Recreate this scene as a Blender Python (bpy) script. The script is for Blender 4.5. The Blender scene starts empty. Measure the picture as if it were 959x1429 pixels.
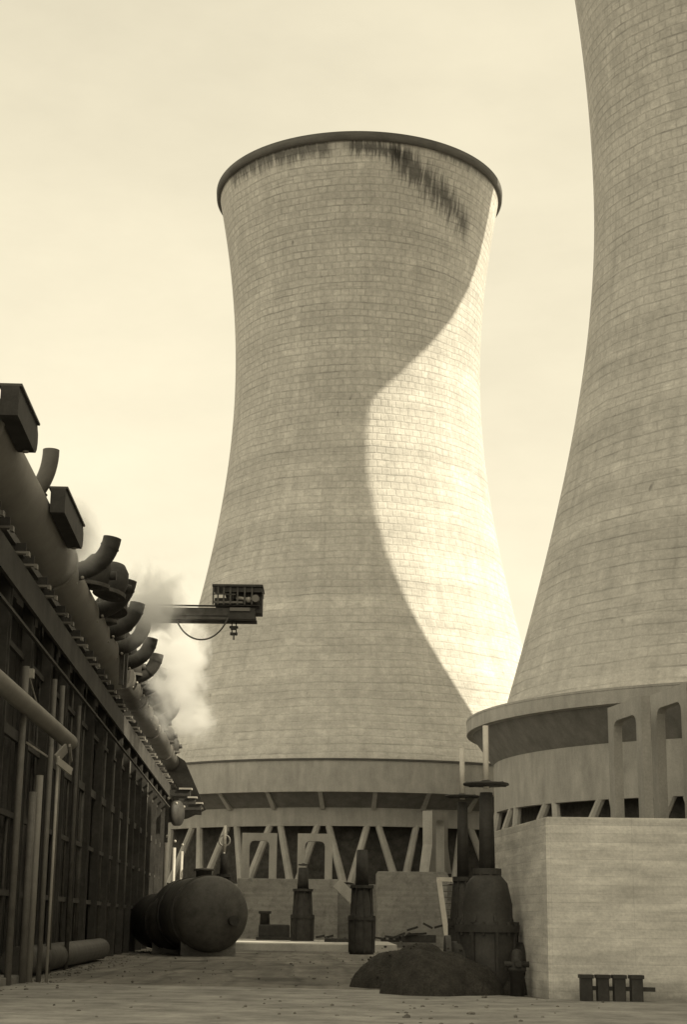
import bpy, bmesh, math, random
from mathutils import Vector, Matrix, Quaternion
R = math.radians
rnd = random.Random(7)
sc = bpy.context.scene
col = sc.collection

# ------------------------------------------------------------------ camera
F, CX, CY, HZ, EYE, ROLL = 2250.0, 479.5, 714.5, 1288.0, 1.6, R(0.65)
pit = math.atan((HZ - CY) / F)
fw = Vector((0, math.cos(pit), math.sin(pit)))
r0 = Vector((1, 0, 0)); u0 = Vector((0, -math.sin(pit), math.cos(pit)))
cr = math.cos(ROLL) * r0 + math.sin(ROLL) * u0
cu = -math.sin(ROLL) * r0 + math.cos(ROLL) * u0
cam = bpy.data.cameras.new('camera'); co = bpy.data.objects.new('camera', cam); col.objects.link(co)
M = Matrix((cr, cu, -fw)).transposed().to_4x4(); M.translation = Vector((0, 0, EYE))
co.matrix_world = M
cam.sensor_fit = 'VERTICAL'; cam.sensor_height = 24.0; cam.lens = F / 1429.0 * 24.0
cam.clip_start = 0.5; cam.clip_end = 6000
sc.camera = co
def at(px, py, Y):                      # the point seen at a photo pixel, at distance Y
    d = fw + cr * ((px - CX) / F) + cu * ((CY - py) / F)
    return Vector((0, 0, EYE)) + d * (Y / d.y)

# ------------------------------------------------------------------ sky, sun, exposure
SAZ, SEL = R(-20.2), R(39.0)
sun_dir = Vector((math.cos(SEL) * math.cos(SAZ), math.cos(SEL) * math.sin(SAZ), math.sin(SEL)))
w = bpy.data.worlds.new('World'); sc.world = w; w.use_nodes = True
nt = w.node_tree; nt.nodes.clear()
sky = nt.nodes.new('ShaderNodeTexSky'); sky.sky_type = 'NISHITA'; sky.sun_disc = False
sky.sun_elevation = SEL; sky.sun_rotation = R(110); sky.dust_density = 3.0; sky.air_density = 1.0
bw = nt.nodes.new('ShaderNodeRGBToBW'); nt.links.new(sky.outputs[0], bw.inputs[0])
tc = nt.nodes.new('ShaderNodeTexCoord')
mp = nt.nodes.new('ShaderNodeMapping'); mp.inputs['Scale'].default_value = (2.2, 2.2, 5.0)
nt.links.new(tc.outputs['Generated'], mp.inputs[0])
ns = nt.nodes.new('ShaderNodeTexNoise'); ns.inputs['Scale'].default_value = 1.6; ns.inputs['Detail'].default_value = 8; ns.inputs['Roughness'].default_value = .6
nt.links.new(mp.outputs[0], ns.inputs[0])
mr = nt.nodes.new('ShaderNodeMapRange'); mr.inputs[1].default_value = .3; mr.inputs[2].default_value = .7
mr.inputs[3].default_value = .90; mr.inputs[4].default_value = 1.06
nt.links.new(ns.outputs[0], mr.inputs[0])
# thin overcast veil: pull the clear-sky gradient towards an even value
m1 = nt.nodes.new('ShaderNodeMath'); m1.operation = 'POWER'; m1.inputs[1].default_value = 0.35
nt.links.new(bw.outputs[0], m1.inputs[0])
m2 = nt.nodes.new('ShaderNodeMath'); m2.operation = 'MULTIPLY'
nt.links.new(m1.outputs[0], m2.inputs[0]); nt.links.new(mr.outputs[0], m2.inputs[1])
tint = nt.nodes.new('ShaderNodeVectorMath'); tint.operation = 'SCALE'
tint.inputs[0].default_value = (4.56, 4.13, 3.05)
nt.links.new(m2.outputs[0], tint.inputs['Scale'])
bg = nt.nodes.new('ShaderNodeBackground'); bg.inputs['Strength'].default_value = 0.126
nt.links.new(tint.outputs[0], bg.inputs['Color'])
wo = nt.nodes.new('ShaderNodeOutputWorld'); nt.links.new(bg.outputs[0], wo.inputs[0])
sl = bpy.data.lights.new('sun', 'SUN'); sl.energy = 4.6; sl.angle = R(0.5); sl.color = (1, .9, .68)
so = bpy.data.objects.new('sun', sl); col.objects.link(so)
so.rotation_mode = 'QUATERNION'; so.rotation_quaternion = sun_dir.to_track_quat('Z', 'Y')
so.location = (80, -40, 120)
sc.view_settings.view_transform = 'Standard'; sc.view_settings.look = 'None'
sc.view_settings.gamma = 1; sc.view_settings.exposure = 0.36
sc.cycles.max_bounces = 8; sc.cycles.volume_bounces = 5
sc.cycles.volume_step_rate = 1.0

# ------------------------------------------------------------------ materials
class NT:
    def __init__(s, name):
        s.m = bpy.data.materials.new(name); s.m.use_nodes = True; s.t = s.m.node_tree; s.t.nodes.clear()
        s.out = s.n('OutputMaterial')
    def n(s, k, **kw):
        x = s.t.nodes.new('ShaderNode' + k)
        for a, b in kw.items(): setattr(x, a, b)
        return x
    def l(s, a, b): s.t.links.new(a, b)
    def math(s, op, a, b=None, c=None, clamp=False):
        x = s.n('Math', operation=op); x.use_clamp = clamp
        for i, v in enumerate((a, b, c)):
            if v is None: continue
            if isinstance(v, (int, float)): x.inputs[i].default_value = v
            else: s.l(v, x.inputs[i])
        return x.outputs[0]
    def rng(s, v, a, b, c, d, clamp=True):
        x = s.n('MapRange'); x.clamp = clamp
        for i, q in enumerate((a, b, c, d)): x.inputs[i + 1].default_value = q
        s.l(v, x.inputs[0]); return x.outputs[0]
    def noise(s, vec, scale, detail=4, rough=.55, mapping=None):
        if mapping:
            m = s.n('Mapping'); m.inputs['Scale'].default_value = mapping; s.l(vec, m.inputs[0]); vec = m.outputs[0]
        x = s.n('TexNoise'); x.inputs['Scale'].default_value = scale; x.inputs['Detail'].default_value = detail
        x.inputs['Roughness'].default_value = rough; s.l(vec, x.inputs[0]); return x.outputs[0]
    def finish(s, val, tint, rough=.85, bump=None, bs=.3, bd=.05, metal=0.0, spec=.3):
        c = s.n('VectorMath', operation='SCALE'); c.inputs[0].default_value = tint
        if isinstance(val, (int, float)): c.inputs['Scale'].default_value = val
        else: s.l(val, c.inputs['Scale'])
        b = s.n('BsdfPrincipled'); s.l(c.outputs[0], b.inputs['Base Color'])
        b.inputs['Roughness'].default_value = rough; b.inputs['Metallic'].default_value = metal
        b.inputs['Specular IOR Level'].default_value = spec
        if bump is not None:
            u = s.n('Bump'); u.inputs['Strength'].default_value = bs; u.inputs['Distance'].default_value = bd
            s.l(bump, u.inputs['Height']); s.l(u.outputs[0], b.inputs['Normal'])
        s.l(b.outputs[0], s.out.inputs[0]); return s.m

WARM = (1.0, .97, .91)
def shell_mat(name, base, stain_arcs, zrim, bw_=.80, bh=.66, zmid=56, lines=(0.32, .03)):
    s = NT(name); g = s.n('TexCoord'); o = g.outputs['Object']
    sp = s.n('SeparateXYZ'); s.l(o, sp.inputs[0]); x, y, z = sp.outputs
    ang = s.math('ARCTAN2', x, s.math('MULTIPLY', y, -1.0))            # 0 towards the yard, seam at the back
    cb = s.n('CombineXYZ'); s.l(s.math('MULTIPLY', ang, 13.0), cb.inputs[0]); s.l(z, cb.inputs[1])
    # slight waviness of the courses
    wv = s.n('VectorMath', operation='MULTIPLY_ADD'); nz = s.n('TexNoise'); nz.inputs['Scale'].default_value = .25
    s.l(cb.outputs[0], nz.inputs[0]); s.l(nz.outputs[1], wv.inputs[0]); wv.inputs[1].default_value = (.6, .5, 0)
    s.l(cb.outputs[0], wv.inputs[2]); uv = wv.outputs[0]
    br = s.n('TexBrick'); br.offset = .5
    br.inputs['Color1'].default_value = (1, 1, 1, 1); br.inputs['Color2'].default_value = (.74, .74, .74, 1)
    br.inputs['Mortar'].default_value = (.0, .0, .0, 1)
    br.inputs['Scale'].default_value = 1.0; br.inputs['Brick Width'].default_value = bw_
    br.inputs['Row Height'].default_value = bh; br.inputs['Mortar Size'].default_value = .10
    br.inputs['Mortar Smooth'].default_value = 1.0; br.inputs['Bias'].default_value = 0
    s.l(uv, br.inputs[0])
    b0 = s.n('RGBToBW'); s.l(br.outputs['Color'], b0.inputs[0])
    big = s.noise(uv, .11, 4, .6, (1, 1.6, 1)); med = s.noise(uv, .8, 4, .65)
    pours = s.noise(uv, .55, 3, .6, (.05, 1, 1)); drips = s.noise(uv, 1.0, 4, .6, (1.4, .11, 1))
    gr = s.noise(o, 6.0, 5, .8); mot = s.noise(uv, 2.2, 4, .75, (.8, 1.3, 1))
    # the joints are clearer high on the shell, washed out below
    vis = s.math('MULTIPLY', s.rng(med, .40, .64, .12, 1.0), s.rng(z, 16, zmid, lines[1], lines[0]))
    joint = s.math('MULTIPLY', br.outputs['Fac'], vis)
    f = s.rng(big, .3, .7, .88, 1.09)
    f = s.math('MULTIPLY', f, s.rng(pours, .3, .7, .91, 1.07))
    f = s.math('MULTIPLY', f, s.rng(med, .25, .75, .86, 1.12))
    f = s.math('MULTIPLY', f, s.rng(drips, .3, .7, .90, 1.07))
    f = s.math('MULTIPLY', f, s.rng(gr, .25, .75, .82, 1.18)); f = s.math('MULTIPLY', f, s.rng(mot, .3, .7, .86, 1.12))
    bv = s.math('MULTIPLY', s.math('SUBTRACT', 1.0, b0.outputs[0]), s.rng(z, 18, zmid, .05, .34))
    f = s.math('MULTIPLY', f, s.math('SUBTRACT', 1.0, s.math('MULTIPLY', bv, s.math('SUBTRACT', 1.0, br.outputs['Fac']))))
    # bed joints: broken dark lines along the courses
    spu = s.n('SeparateXYZ'); s.l(uv, spu.inputs[0])
    q = s.math('ABSOLUTE', s.math('SUBTRACT', s.math('FRACT', s.math('DIVIDE', spu.outputs[1], bh)), .5))
    bed = s.math('MULTIPLY', s.rng(q, .36, .5, 0, 1), s.rng(s.noise(uv, .9, 4, .7, (.22, 1.2, 1)), .47, .68, 0, .34))
    f = s.math('MULTIPLY', f, s.math('SUBTRACT', 1.0, bed))
    # rings left by the lifts of the formwork
    lr = s.n('TexNoise'); lr.noise_dimensions = '1D'; lr.inputs['Scale'].default_value = .42; lr.inputs['Detail'].default_value = 3
    s.l(z, lr.inputs['W']); f = s.math('MULTIPLY', f, s.rng(lr.outputs[0], .35, .66, .95, 1.04))
    f = s.math('MULTIPLY', f, s.math('SUBTRACT', 1.0, joint))
    pl_ = s.math('FRACT', s.math('DIVIDE', s.math('ADD', z, s.math('MULTIPLY', s.noise(uv, .3, 2), .5)), 5.3))
    f = s.math('MULTIPLY', f, s.math('SUBTRACT', 1.0, s.math('MULTIPLY', s.rng(pl_, .02, .0, 0, 1), s.rng(s.noise(uv, .35, 3, .6), .42, .6, .05, .3))))
    pt = s.noise(uv, .5, 1, .3, (.7, 1.1, 1)); f = s.math('MULTIPLY', f, s.rng(pt, .66, .68, 1.0, 1.10))
    ls = s.noise(uv, 1.0, 5, .65, (.9, .05, 1)); f = s.math('MULTIPLY', f, s.rng(ls, .60, .74, 1.0, .84))
    # sparse dark pits
    sp2 = s.noise(uv, 1.1, 2, .5, (1.2, .6, 1)); f = s.math('MULTIPLY', f, s.rng(sp2, .71, .78, 1.0, .6))
    # damp streaks under the rim
    st = s.noise(uv, 1.0, 4, .7, (3.2, .22, 1))
    for a0, a1, zd0, zd1, hw, amt in stain_arcs:
        t = s.rng(ang, a0, a1, 0, 1)
        inside = s.math('MULTIPLY', s.rng(ang, a0, a0 + .08, 0, 1), s.rng(ang, a1 - .08, a1, 1, 0))
        zc = s.math('SUBTRACT', zrim, s.math('ADD', s.math('MULTIPLY', t, zd1 - zd0), zd0))
        dz = s.math('ABSOLUTE', s.math('SUBTRACT', z, zc))
        band = s.math('SUBTRACT', 1.0, s.math('DIVIDE', dz, hw), clamp=True)
        k = s.math('MULTIPLY', inside, s.rng(s.math('ADD', s.math('MULTIPLY', band, .42), st), .66, .88, 0, amt))
        f = s.math('MULTIPLY', f, s.math('SUBTRACT', 1.0, k))
    f = s.math('MULTIPLY', f, base)
    h = s.math('ADD', s.math('MULTIPLY', br.outputs['Fac'], -.6), s.math('MULTIPLY', med, .8))
    return s.finish(f, WARM, .9, h, .45, .08)

def concrete(name, base, streak=(.25, 1.5), contrast=.16, boards=.0, dirt=.0):
    s = NT(name); o = s.n('TexCoord').outputs['Object']
    sp = s.n('SeparateXYZ'); s.l(o, sp.inputs[0])
    a = s.noise(o, .6, 5, .65); st = s.noise(o, 1.4, 5, .65, (streak[0], streak[0], streak[1])); gr = s.noise(o, 14, 3, .7)
    f = s.rng(a, .3, .7, 1 - contrast, 1 + contrast)
    f = s.math('MULTIPLY', f, s.rng(st, .3, .7, 1 - contrast * 1.3, 1 + contrast * 1.3))
    f = s.math('MULTIPLY', f, s.rng(gr, .25, .75, .86, 1.14))
    h = s.math('ADD', st, gr)
    if boards:
        q = s.math('FRACT', s.math('MULTIPLY', sp.outputs[2], 1 / .19))
        ln = s.math('LESS_THAN', q, .09)
        f = s.math('MULTIPLY', f, s.math('SUBTRACT', 1.0, s.math('MULTIPLY', ln, s.rng(a, .35, .65, 0, boards))))
    if boards:
        wn = s.n('TexWhiteNoise'); wn.noise_dimensions = '1D'; s.l(s.math('FLOOR', s.math('MULTIPLY', sp.outputs[2], 1 / .19)), wn.inputs['W'])
        f = s.math('MULTIPLY', f, s.rng(wn.outputs[0], 0, 1, .92, 1.07))
        f = s.math('MULTIPLY', f, s.rng(s.math('ADD', sp.outputs[2], s.math('MULTIPLY', a, 1.1)), .55, 1.0, .62, 1.0))
        vj = s.math('ABSOLUTE', s.math('SUBTRACT', s.math('FRACT', s.math('DIVIDE', s.math('ADD', sp.outputs[0], .4), 1.85)), .5))
        f = s.math('MULTIPLY', f, s.rng(vj, .494, .5, 1.0, .84))
        bl = s.noise(o, 2.2, 4, .7, (.5, .5, 1.3)); f = s.math('MULTIPLY', f, s.rng(bl, .6, .72, 1.0, 1.16))
    if dirt:
        f = s.math('MULTIPLY', f, s.rng(s.noise(o, 1.3, 5, .7), .5, .72, 1.0, 1 - dirt))
    f = s.math('MULTIPLY', f, base)
    return s.finish(f, WARM, .9, h, .35, .03)

def steel(name, base, rough=.55, var=.3, metal=0.0, scale=2.0, spec=.4):
    s = NT(name); o = s.n('TexCoord').outputs['Object']
    a = s.noise(o, scale, 5, .65); b = s.noise(o, scale * 9, 3, .7)
    f = s.math('MULTIPLY', s.rng(a, .3, .7, 1 - var, 1 + var), s.rng(b, .25, .75, 1 - var * .5, 1 + var * .5))
    return s.finish(s.math('MULTIPLY', f, base), (1, .95, .87), rough, b, .2, .01, metal, spec)

def ground_mat():
    s = NT('yard_ground'); o = s.n('TexCoord').outputs['Object']
    a = s.noise(o, .09, 5, .6); b = s.noise(o, .9, 5, .7, (1, .35, 1)); c = s.noise(o, 7, 4, .75)
    tr = s.noise(o, .5, 3, .6, (1.6, .08, 1)); st = s.noise(o, .35, 5, .7)
    f = s.math('MULTIPLY', s.rng(a, .3, .7, .75, 1.25), s.rng(b, .3, .7, .72, 1.28))
    f = s.math('MULTIPLY', f, s.rng(c, .25, .75, .7, 1.3))
    f = s.math('MULTIPLY', f, s.rng(tr, .35, .65, .8, 1.25))
    f = s.math('MULTIPLY', f, s.rng(st, .55, .68, 1.0, .55))
    spx = s.n('SeparateXYZ'); s.l(o, spx.inputs[0])
    wx = s.math('ADD', s.math('ADD', spx.outputs[0], s.math('MULTIPLY', spx.outputs[1], .03)), s.math('MULTIPLY', s.noise(o, .12, 2), 1.6))
    rut = s.math('ABSOLUTE', s.math('SUBTRACT', s.math('FRACT', s.math('DIVIDE', wx, 1.9)), .5))
    f = s.math('MULTIPLY', f, s.rng(rut, .0, .10, .72, 1.0))
    pud = s.noise(o, .28, 3, .5, (1, .5, 1)); f = s.math('MULTIPLY', f, s.rng(pud, .60, .66, 1.0, .6))
    f = s.math('MULTIPLY', f, .19)
    return s.finish(f, (1, .95, .86), .95, s.math('ADD', c, b), .6, .05)

def earth_mat():
    s = NT('dark_earth'); o = s.n('TexCoord').outputs['Object']
    a = s.noise(o, 3, 6, .75); b = s.noise(o, 22, 4, .8)
    f = s.math('MULTIPLY', s.rng(a, .3, .7, .5, 1.5), s.rng(b, .25, .75, .5, 1.6))
    return s.finish(s.math('MULTIPLY', f, .06), (1, .93, .82), .95, s.math('ADD', a, b), 1.0, .06)

NEARC = .60
M_T1 = shell_mat('shell_blocks', NEARC, [(-.14, .36, .9, 1.8, 1.6, .72), (.16, .95, 1.2, 7.0, 3.1, .70),
                                        (-1.15, -.16, .8, 1.1, 1.9, .66), (.5, 1.2, .6, .8, 1.0, .5)], 72.4)
M_T2 = shell_mat('shell_blocks_near', .55, [], 87, .95, .72, 70, (.34, .07))
M_RIM = concrete('rim_weathered_gap_shade', .12)  # weathered rim; also the gap shade painted above the centre ring
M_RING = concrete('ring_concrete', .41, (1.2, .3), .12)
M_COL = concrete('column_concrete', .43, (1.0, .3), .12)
M_SOFF_SHADE = concrete('soffit_shade_concrete', .20, (1.0, .6), .14)  # darker than the ring: shade of the underside put into the colour
M_BOX = concrete('board_marked_concrete', .75, (.4, 3.0), .17, .22, .14)
M_BLK = concrete('pedestal_concrete', .33, (.5, 1.0), .16, .1, .45)
M_APR = concrete('apron_concrete', .5, (.4, .4), .15)
M_SUNLIT = concrete('sunlit_ground_tone', .32, (.6, .6), .22, 0, .35)
M_FILL = steel('dark_packing', .085, .9, .4)
M_DARK = steel('dark_steel', .085, .6, .35)
M_BLACK = steel('blackened_steel', .045, .65, .4)
M_PIPE = steel('painted_pipe', .27, .6, .14, 0, .8)
M_PIPED = steel('dark_pipe', .13, .6, .25, 0, .8)  # darker tone for the far pipe and the nearest elbow
M_WHITE = steel('white_paint', .78, .5, .12)
M_LIGHT = steel('light_paint', .42, .5, .15)
M_MID = steel('grey_paint', .16, .55, .22)
M_CLAD = steel('dark_cladding', .06, .8, .4, 0, .7)
M_GRD = ground_mat(); M_EARTH = earth_mat()
M_WALL = concrete('hall_wall', .40)
M_GLASS = steel('window_glass', .05, .12, .2)

# ------------------------------------------------------------------ mesh helpers
ORG = {}
def tag(o, label=None, cat=None, group=None, kind=None):
    if label: o['label'] = label
    if cat: o['category'] = cat
    if group: o['group'] = group
    if kind: o['kind'] = kind
    return o
def thing(name, loc, label, cat, group=None):
    o = bpy.data.objects.new(name, None); col.objects.link(o); o.location = loc; o.empty_display_size = .3
    ORG[o.name] = Vector(loc); return tag(o, label, cat, group)
def obj(name, bm, m, parent=None, base=None, sharp=None):
    me = bpy.data.meshes.new(name); bmesh.ops.recalc_face_normals(bm, faces=bm.faces)
    o = bpy.data.objects.new(name, me); col.objects.link(o)
    if parent:
        org = ORG[parent.name]; o.parent = parent; ORG[o.name] = org
        bm.transform(Matrix.Translation(-org))
    elif base is not None:
        bm.transform(Matrix.Translation(-Vector(base))); o.location = base; ORG[o.name] = Vector(base)
    bm.to_mesh(me); bm.free(); me.materials.append(m)
    return o
def fix_nested(o):            # a part that parents sub-parts sits at its thing's origin already
    return o
def B(): return bmesh.new()
def box(bm, x0, x1, y0, y1, z0, z1, mtx=None, bev=0):
    v = [bm.verts.new(p) for p in ((x0, y0, z0), (x1, y0, z0), (x1, y1, z0), (x0, y1, z0), (x0, y0, z1), (x1, y0, z1), (x1, y1, z1), (x0, y1, z1))]
    fs = [bm.faces.new([v[i] for i in q]) for q in ((0, 3, 2, 1), (4, 5, 6, 7), (0, 1, 5, 4), (1, 2, 6, 5), (2, 3, 7, 6), (3, 0, 4, 7))]
    if mtx is not None: bmesh.ops.transform(bm, matrix=mtx, verts=v)
    if bev:
        es = list({e for f in fs for e in f.edges})
        bmesh.ops.bevel(bm, geom=es, offset=bev, segments=2, affect='EDGES', profile=.6)
    return bm
def beam(bm, a, b, w, h, up=Vector((0, 0, 1)), bev=0):      # a rectangular bar from a to b
    a, b = Vector(a), Vector(b); d = (b - a); L = d.length; z = d.normalized()
    x = z.cross(up)
    if x.length < 1e-4: x = z.cross(Vector((0, 1, 0)))
    x.normalize(); y = x.cross(z) * -1
    m = Matrix((x, y, z)).transposed().to_4x4(); m.translation = a
    return box(bm, -w / 2, w / 2, -h / 2, h / 2, 0, L, m, bev)
def tube(bm, pts, rad, n=16, cap=True, smooth=True):
    pts = [Vector(p) for p in pts]; N = len(pts)
    if isinstance(rad, (int, float)): rad = [rad] * N
    rings = []; prev = None
    for i, p in enumerate(pts):
        t = (pts[min(i + 1, N - 1)] - pts[max(i - 1, 0)]).normalized()
        if prev is None:
            a = Vector((0, 0, 1)) if abs(t.z) < .9 else Vector((1, 0, 0)); u = t.cross(a).normalized()
        else: u = (prev - t * prev.dot(t)).normalized()
        prev = u; v = t.cross(u)
        rings.append([bm.verts.new(p + (u * math.cos(2 * math.pi * k / n) + v * math.sin(2 * math.pi * k / n)) * rad[i]) for k in range(n)])
    for i in range(N - 1):
        for k in range(n):
            f = bm.faces.new((rings[i][k], rings[i][(k + 1) % n], rings[i + 1][(k + 1) % n], rings[i + 1][k])); f.smooth = smooth
    if cap:
        bm.faces.new(rings[0][::-1]); bm.faces.new(rings[-1])
    return bm
def lathe(bm, prof, c=(0, 0, 0), n=32, a0=0, a1=None, closed=False, smooth=True, mtx=None):
    full = a1 is None; a1 = a0 + 2 * math.pi if full else a1
    cols = n if full else n + 1; vs = []; new = []
    for k in range(cols):
        a = a0 + (a1 - a0) * k / n
        row = [bm.verts.new((c[0] + r * math.cos(a), c[1] + r * math.sin(a), c[2] + z)) for r, z in prof]
        vs.append(row); new += row
    m = len(prof)
    for k in range(n):
        A, Bv = vs[k], vs[(k + 1) % cols]
        for i in range(m if closed else m - 1):
            j = (i + 1) % m
            f = bm.faces.new((A[i], Bv[i], Bv[j], A[j])); f.smooth = smooth
    if not closed:
        for i in (0, m - 1):
            if prof[i][0] > 1e-3 and full:
                try: bm.faces.new([vs[k][i] for k in range(cols)])
                except ValueError: pass
    bmesh.ops.remove_doubles(bm, verts=[v for v in new if v.is_valid], dist=1e-4)
    if mtx is not None: bmesh.ops.transform(bm, matrix=mtx, verts=[v for v in new if v.is_valid])
    return bm
def prism(bm, poly, th, mtx):                              # polygon in local xz, thickness along y
    a = [bm.verts.new((p[0], -th / 2, p[1])) for p in poly]; b = [bm.verts.new((p[0], th / 2, p[1])) for p in poly]
    bm.faces.new(a); bm.faces.new(b[::-1]); n = len(poly)
    for i in range(n): bm.faces.new((a[i], b[i], b[(i + 1) % n], a[(i + 1) % n]))
    bmesh.ops.transform(bm, matrix=mtx, verts=a + b); return bm
def bez(p0, p1, p2, p3, n=10):
    p0, p1, p2, p3 = map(Vector, (p0, p1, p2, p3)); o = []
    for i in range(n + 1):
        t = i / n; o.append(p0 * (1 - t) ** 3 + p1 * 3 * t * (1 - t) ** 2 + p2 * 3 * t * t * (1 - t) + p3 * t ** 3)
    return o

# ------------------------------------------------------------------ ground
def grid_ground():
    bm = B(); xs = [-3000, -600, -150, -60] + [-40 + 4 * i for i in range(26)] + [100, 400, 3000]
    ys = [-3000, -300, -40] + [-10 + 4 * i for i in range(50)] + [300, 900, 4000]
    vs = [[bm.verts.new((x, y, 0 if abs(x) > 50 or y > 150 or y < 0 else rnd.uniform(-.02, .02))) for x in xs] for y in ys]
    for j in range(len(ys) - 1):
        for i in range(len(xs) - 1):
            bm.faces.new((vs[j][i], vs[j][i + 1], vs[j + 1][i + 1], vs[j + 1][i]))
    return bm
tag(obj('ground', grid_ground(), M_GRD), kind='structure')
tag(obj('apron', box(B(), -10.4, 3.4, 97, 122, -.3, .40, bev=.03), M_APR), kind='structure')
bm = B(); v = [(-11, 18), (14, 18), (14, 36.9), (4.6, 36.9), (3.0, 40.2), (-6.2, 42.8), (-8.0, 43.4), (-11, 43.4)]
bm.faces.new([bm.verts.new((x, y, .03)) for x, y in v]); tag(obj('sunlit_yard_patch', bm, M_SUNLIT), kind='structure')  # paler sheet: sun on the near ground put into its colour
tag(obj('plinth_strip', box(B(), -14, -6.2 - 1.9, 30, 43.0, -.2, .22, bev=.03), M_BLK), kind='structure')

# ------------------------------------------------------------------ cooling towers
def hyp(z, z0, a, cb, ct): c = cb if z < z0 else ct; return a * math.sqrt(1 + ((z - z0) / c) ** 2)
def tower(loc, prm, ztop, flare, ring, label, mat, nv, voff, rim_r, lip):
    cx, cy = loc; t = thing('cooling_tower', (cx, cy, 0), label, 'cooling tower')
    z0 = ring['top'] - .05
    rr = lambda z: hyp(z, *prm) + (flare[0] * max(0, z - 76) ** flare[1] if flare else 0)
    zs = [z0 + (ztop - z0) * i / 90 for i in range(91)]
    outer = [(rr(z), z) for z in zs]; inner = [(rr(z) - .35, z) for z in reversed(zs)]
    obj('shell', lathe(B(), outer + inner, (cx, cy, 0), 160, closed=True), mat, t)
    R1 = rr(ztop)
    obj('rim', lathe(B(), [(R1 - .55, ztop - .10), (R1 + .02, ztop - .62), (R1 + rim_r, ztop - .40), (R1 + rim_r + .04, ztop + .2), (R1 - .55, ztop + .3)],
                     (cx, cy, 0), 160, closed=True), M_RIM, t)
    rs = rr(z0)
    ro, rw = ring['ro'], ring['rw']
    # ring beam around the foot of the shell
    obj('ring_beam', lathe(B(), [(rs - .6, ring['top'] + .1), (rs + .1, ring['top'] + .1), (ro - .03, ring['top']), (ro, ring['top'] - .05), (ro, ring['bot']), (ro - .35, ring['bot'] - .02), (ro - .4, ring['sof']), (rs - .6, ring['sof'] + .05)],
                           (cx, cy, 0), 160, closed=True, smooth=False), M_RING, t)
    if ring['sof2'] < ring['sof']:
        obj('shade_soffit', lathe(B(), [(ro - .42, ring['sof'] - .005), (rw + .02, ring['sof2']), (rw - .5, ring['sof2']), (rs - .6, ring['sof'] - .005)], (cx, cy, 0), 160, closed=True, smooth=False), M_SOFF_SHADE, t)
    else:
        obj('shade_soffit', lathe(B(), [(ro - .405, ring['bot'] + .12), (ro - .405, ring['bot'] + .02), (rw + .03, 10.55), (rw + .03, ring['bot'] + .12)], (cx, cy, 0), 160, closed=True, smooth=False), M_SOFF_SHADE, t)  # cone added in the recess, the shade there put into its colour
    obj('ring_lip', lathe(B(), [(ro - .3, ring['top'] + .02), (ro + lip, ring['top'] - .02), (ro + lip, ring['top'] + .12), (ro - .3, ring['top'] + .14)], (cx, cy, 0), 160, closed=True, smooth=False), M_RIM if lip > .1 else M_RING, t)  # centre tower: shade of the gap above the ring put into this lip's colour
    obj('ring_wall', lathe(B(), [(rw - .5, 9.1), (rw, 9.1), (rw, ring['sof2'] + .0), (rw - .5, ring['sof2'] + .0)], (cx, cy, 0), 160, closed=True, smooth=False), M_RING, t)
    for k in range(nv):
        a = 2 * math.pi * (k + voff) / nv; h = math.pi / nv * .86
        top = Vector((cx + (rw - .28) * math.cos(a), cy + (rw - .28) * math.sin(a), 9.25))
        for sg in (-1, 1):
            aa = a + sg * h; q = Vector((cx + (rw + .9) * math.cos(aa), cy + (rw + .9) * math.sin(aa), 4.6))
            tt = top + Vector((-math.sin(a), math.cos(a), 0)) * sg * .42
            obj('column', tube(B(), [q, q.lerp(tt, .5), tt], [.33, .30, .28], 8, smooth=False), M_COL, t)
        if ring.get('corbel'):
            rad = Vector((math.cos(a), math.sin(a), 0)); tn = Vector((-math.sin(a), math.cos(a), 0))
            m = Matrix((rad, tn, Vector((0, 0, 1)))).transposed().to_4x4(); m.translation = (cx, cy, 0)
            poly = [(rw - .05, 10.4), (rw + .25, 10.4), (ro - .36, ring['bot'] - .05), (ro - .1, ring['bot'] - .05), (ro - .1, ring['bot'] - .32 + .35), (rw - .05, ring['sof2'] + .0)]
            obj('corbel', prism(B(), poly, .34, m), M_COL, t)
    obj('fill_pack', lathe(B(), [(.1, 1.0), (rw - 1.6, 1.0), (rw - 1.6, 12.0), (.1, 12.3)], (cx, cy, 0), 96, smooth=False), M_FILL, t)
    obj('basin_wall', lathe(B(), [(rw + 1.5, -.3), (rw + 1.5, 4.5), (rw - .9, 4.6), (rw - .9, -.3)], (cx, cy, 0), 120, closed=True, smooth=False), M_BLK, t)
    return t
T1 = (1.24, 150); T2 = (30.8, 113.5)
t1 = tower(T1, (52.5, 11.97, 30.6, 31.8), 72.3, None,
      dict(top=14.15, ro=21.3, bot=11.65, rw=19.3, sof=13.4, sof2=13.4, corbel=True),
      'pale concrete cooling tower in the centre, whole rim visible, its right side in sun', M_T1, 30, .85, .26, .12)
t2 = tower(T2, (56.2, 11.75, 30.9, 41.5), 92.5, (.064, 1.728),  # unseen top: height and flare shaped for its shadow on the centre tower
      dict(top=15.45, ro=21.9, bot=14.6, rw=20.0, sof=14.55, sof2=12.5),
      'shaded concrete cooling tower cut off by the right edge, wide ledge round its foot', M_T2, 25, .49, .4, .02)

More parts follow.
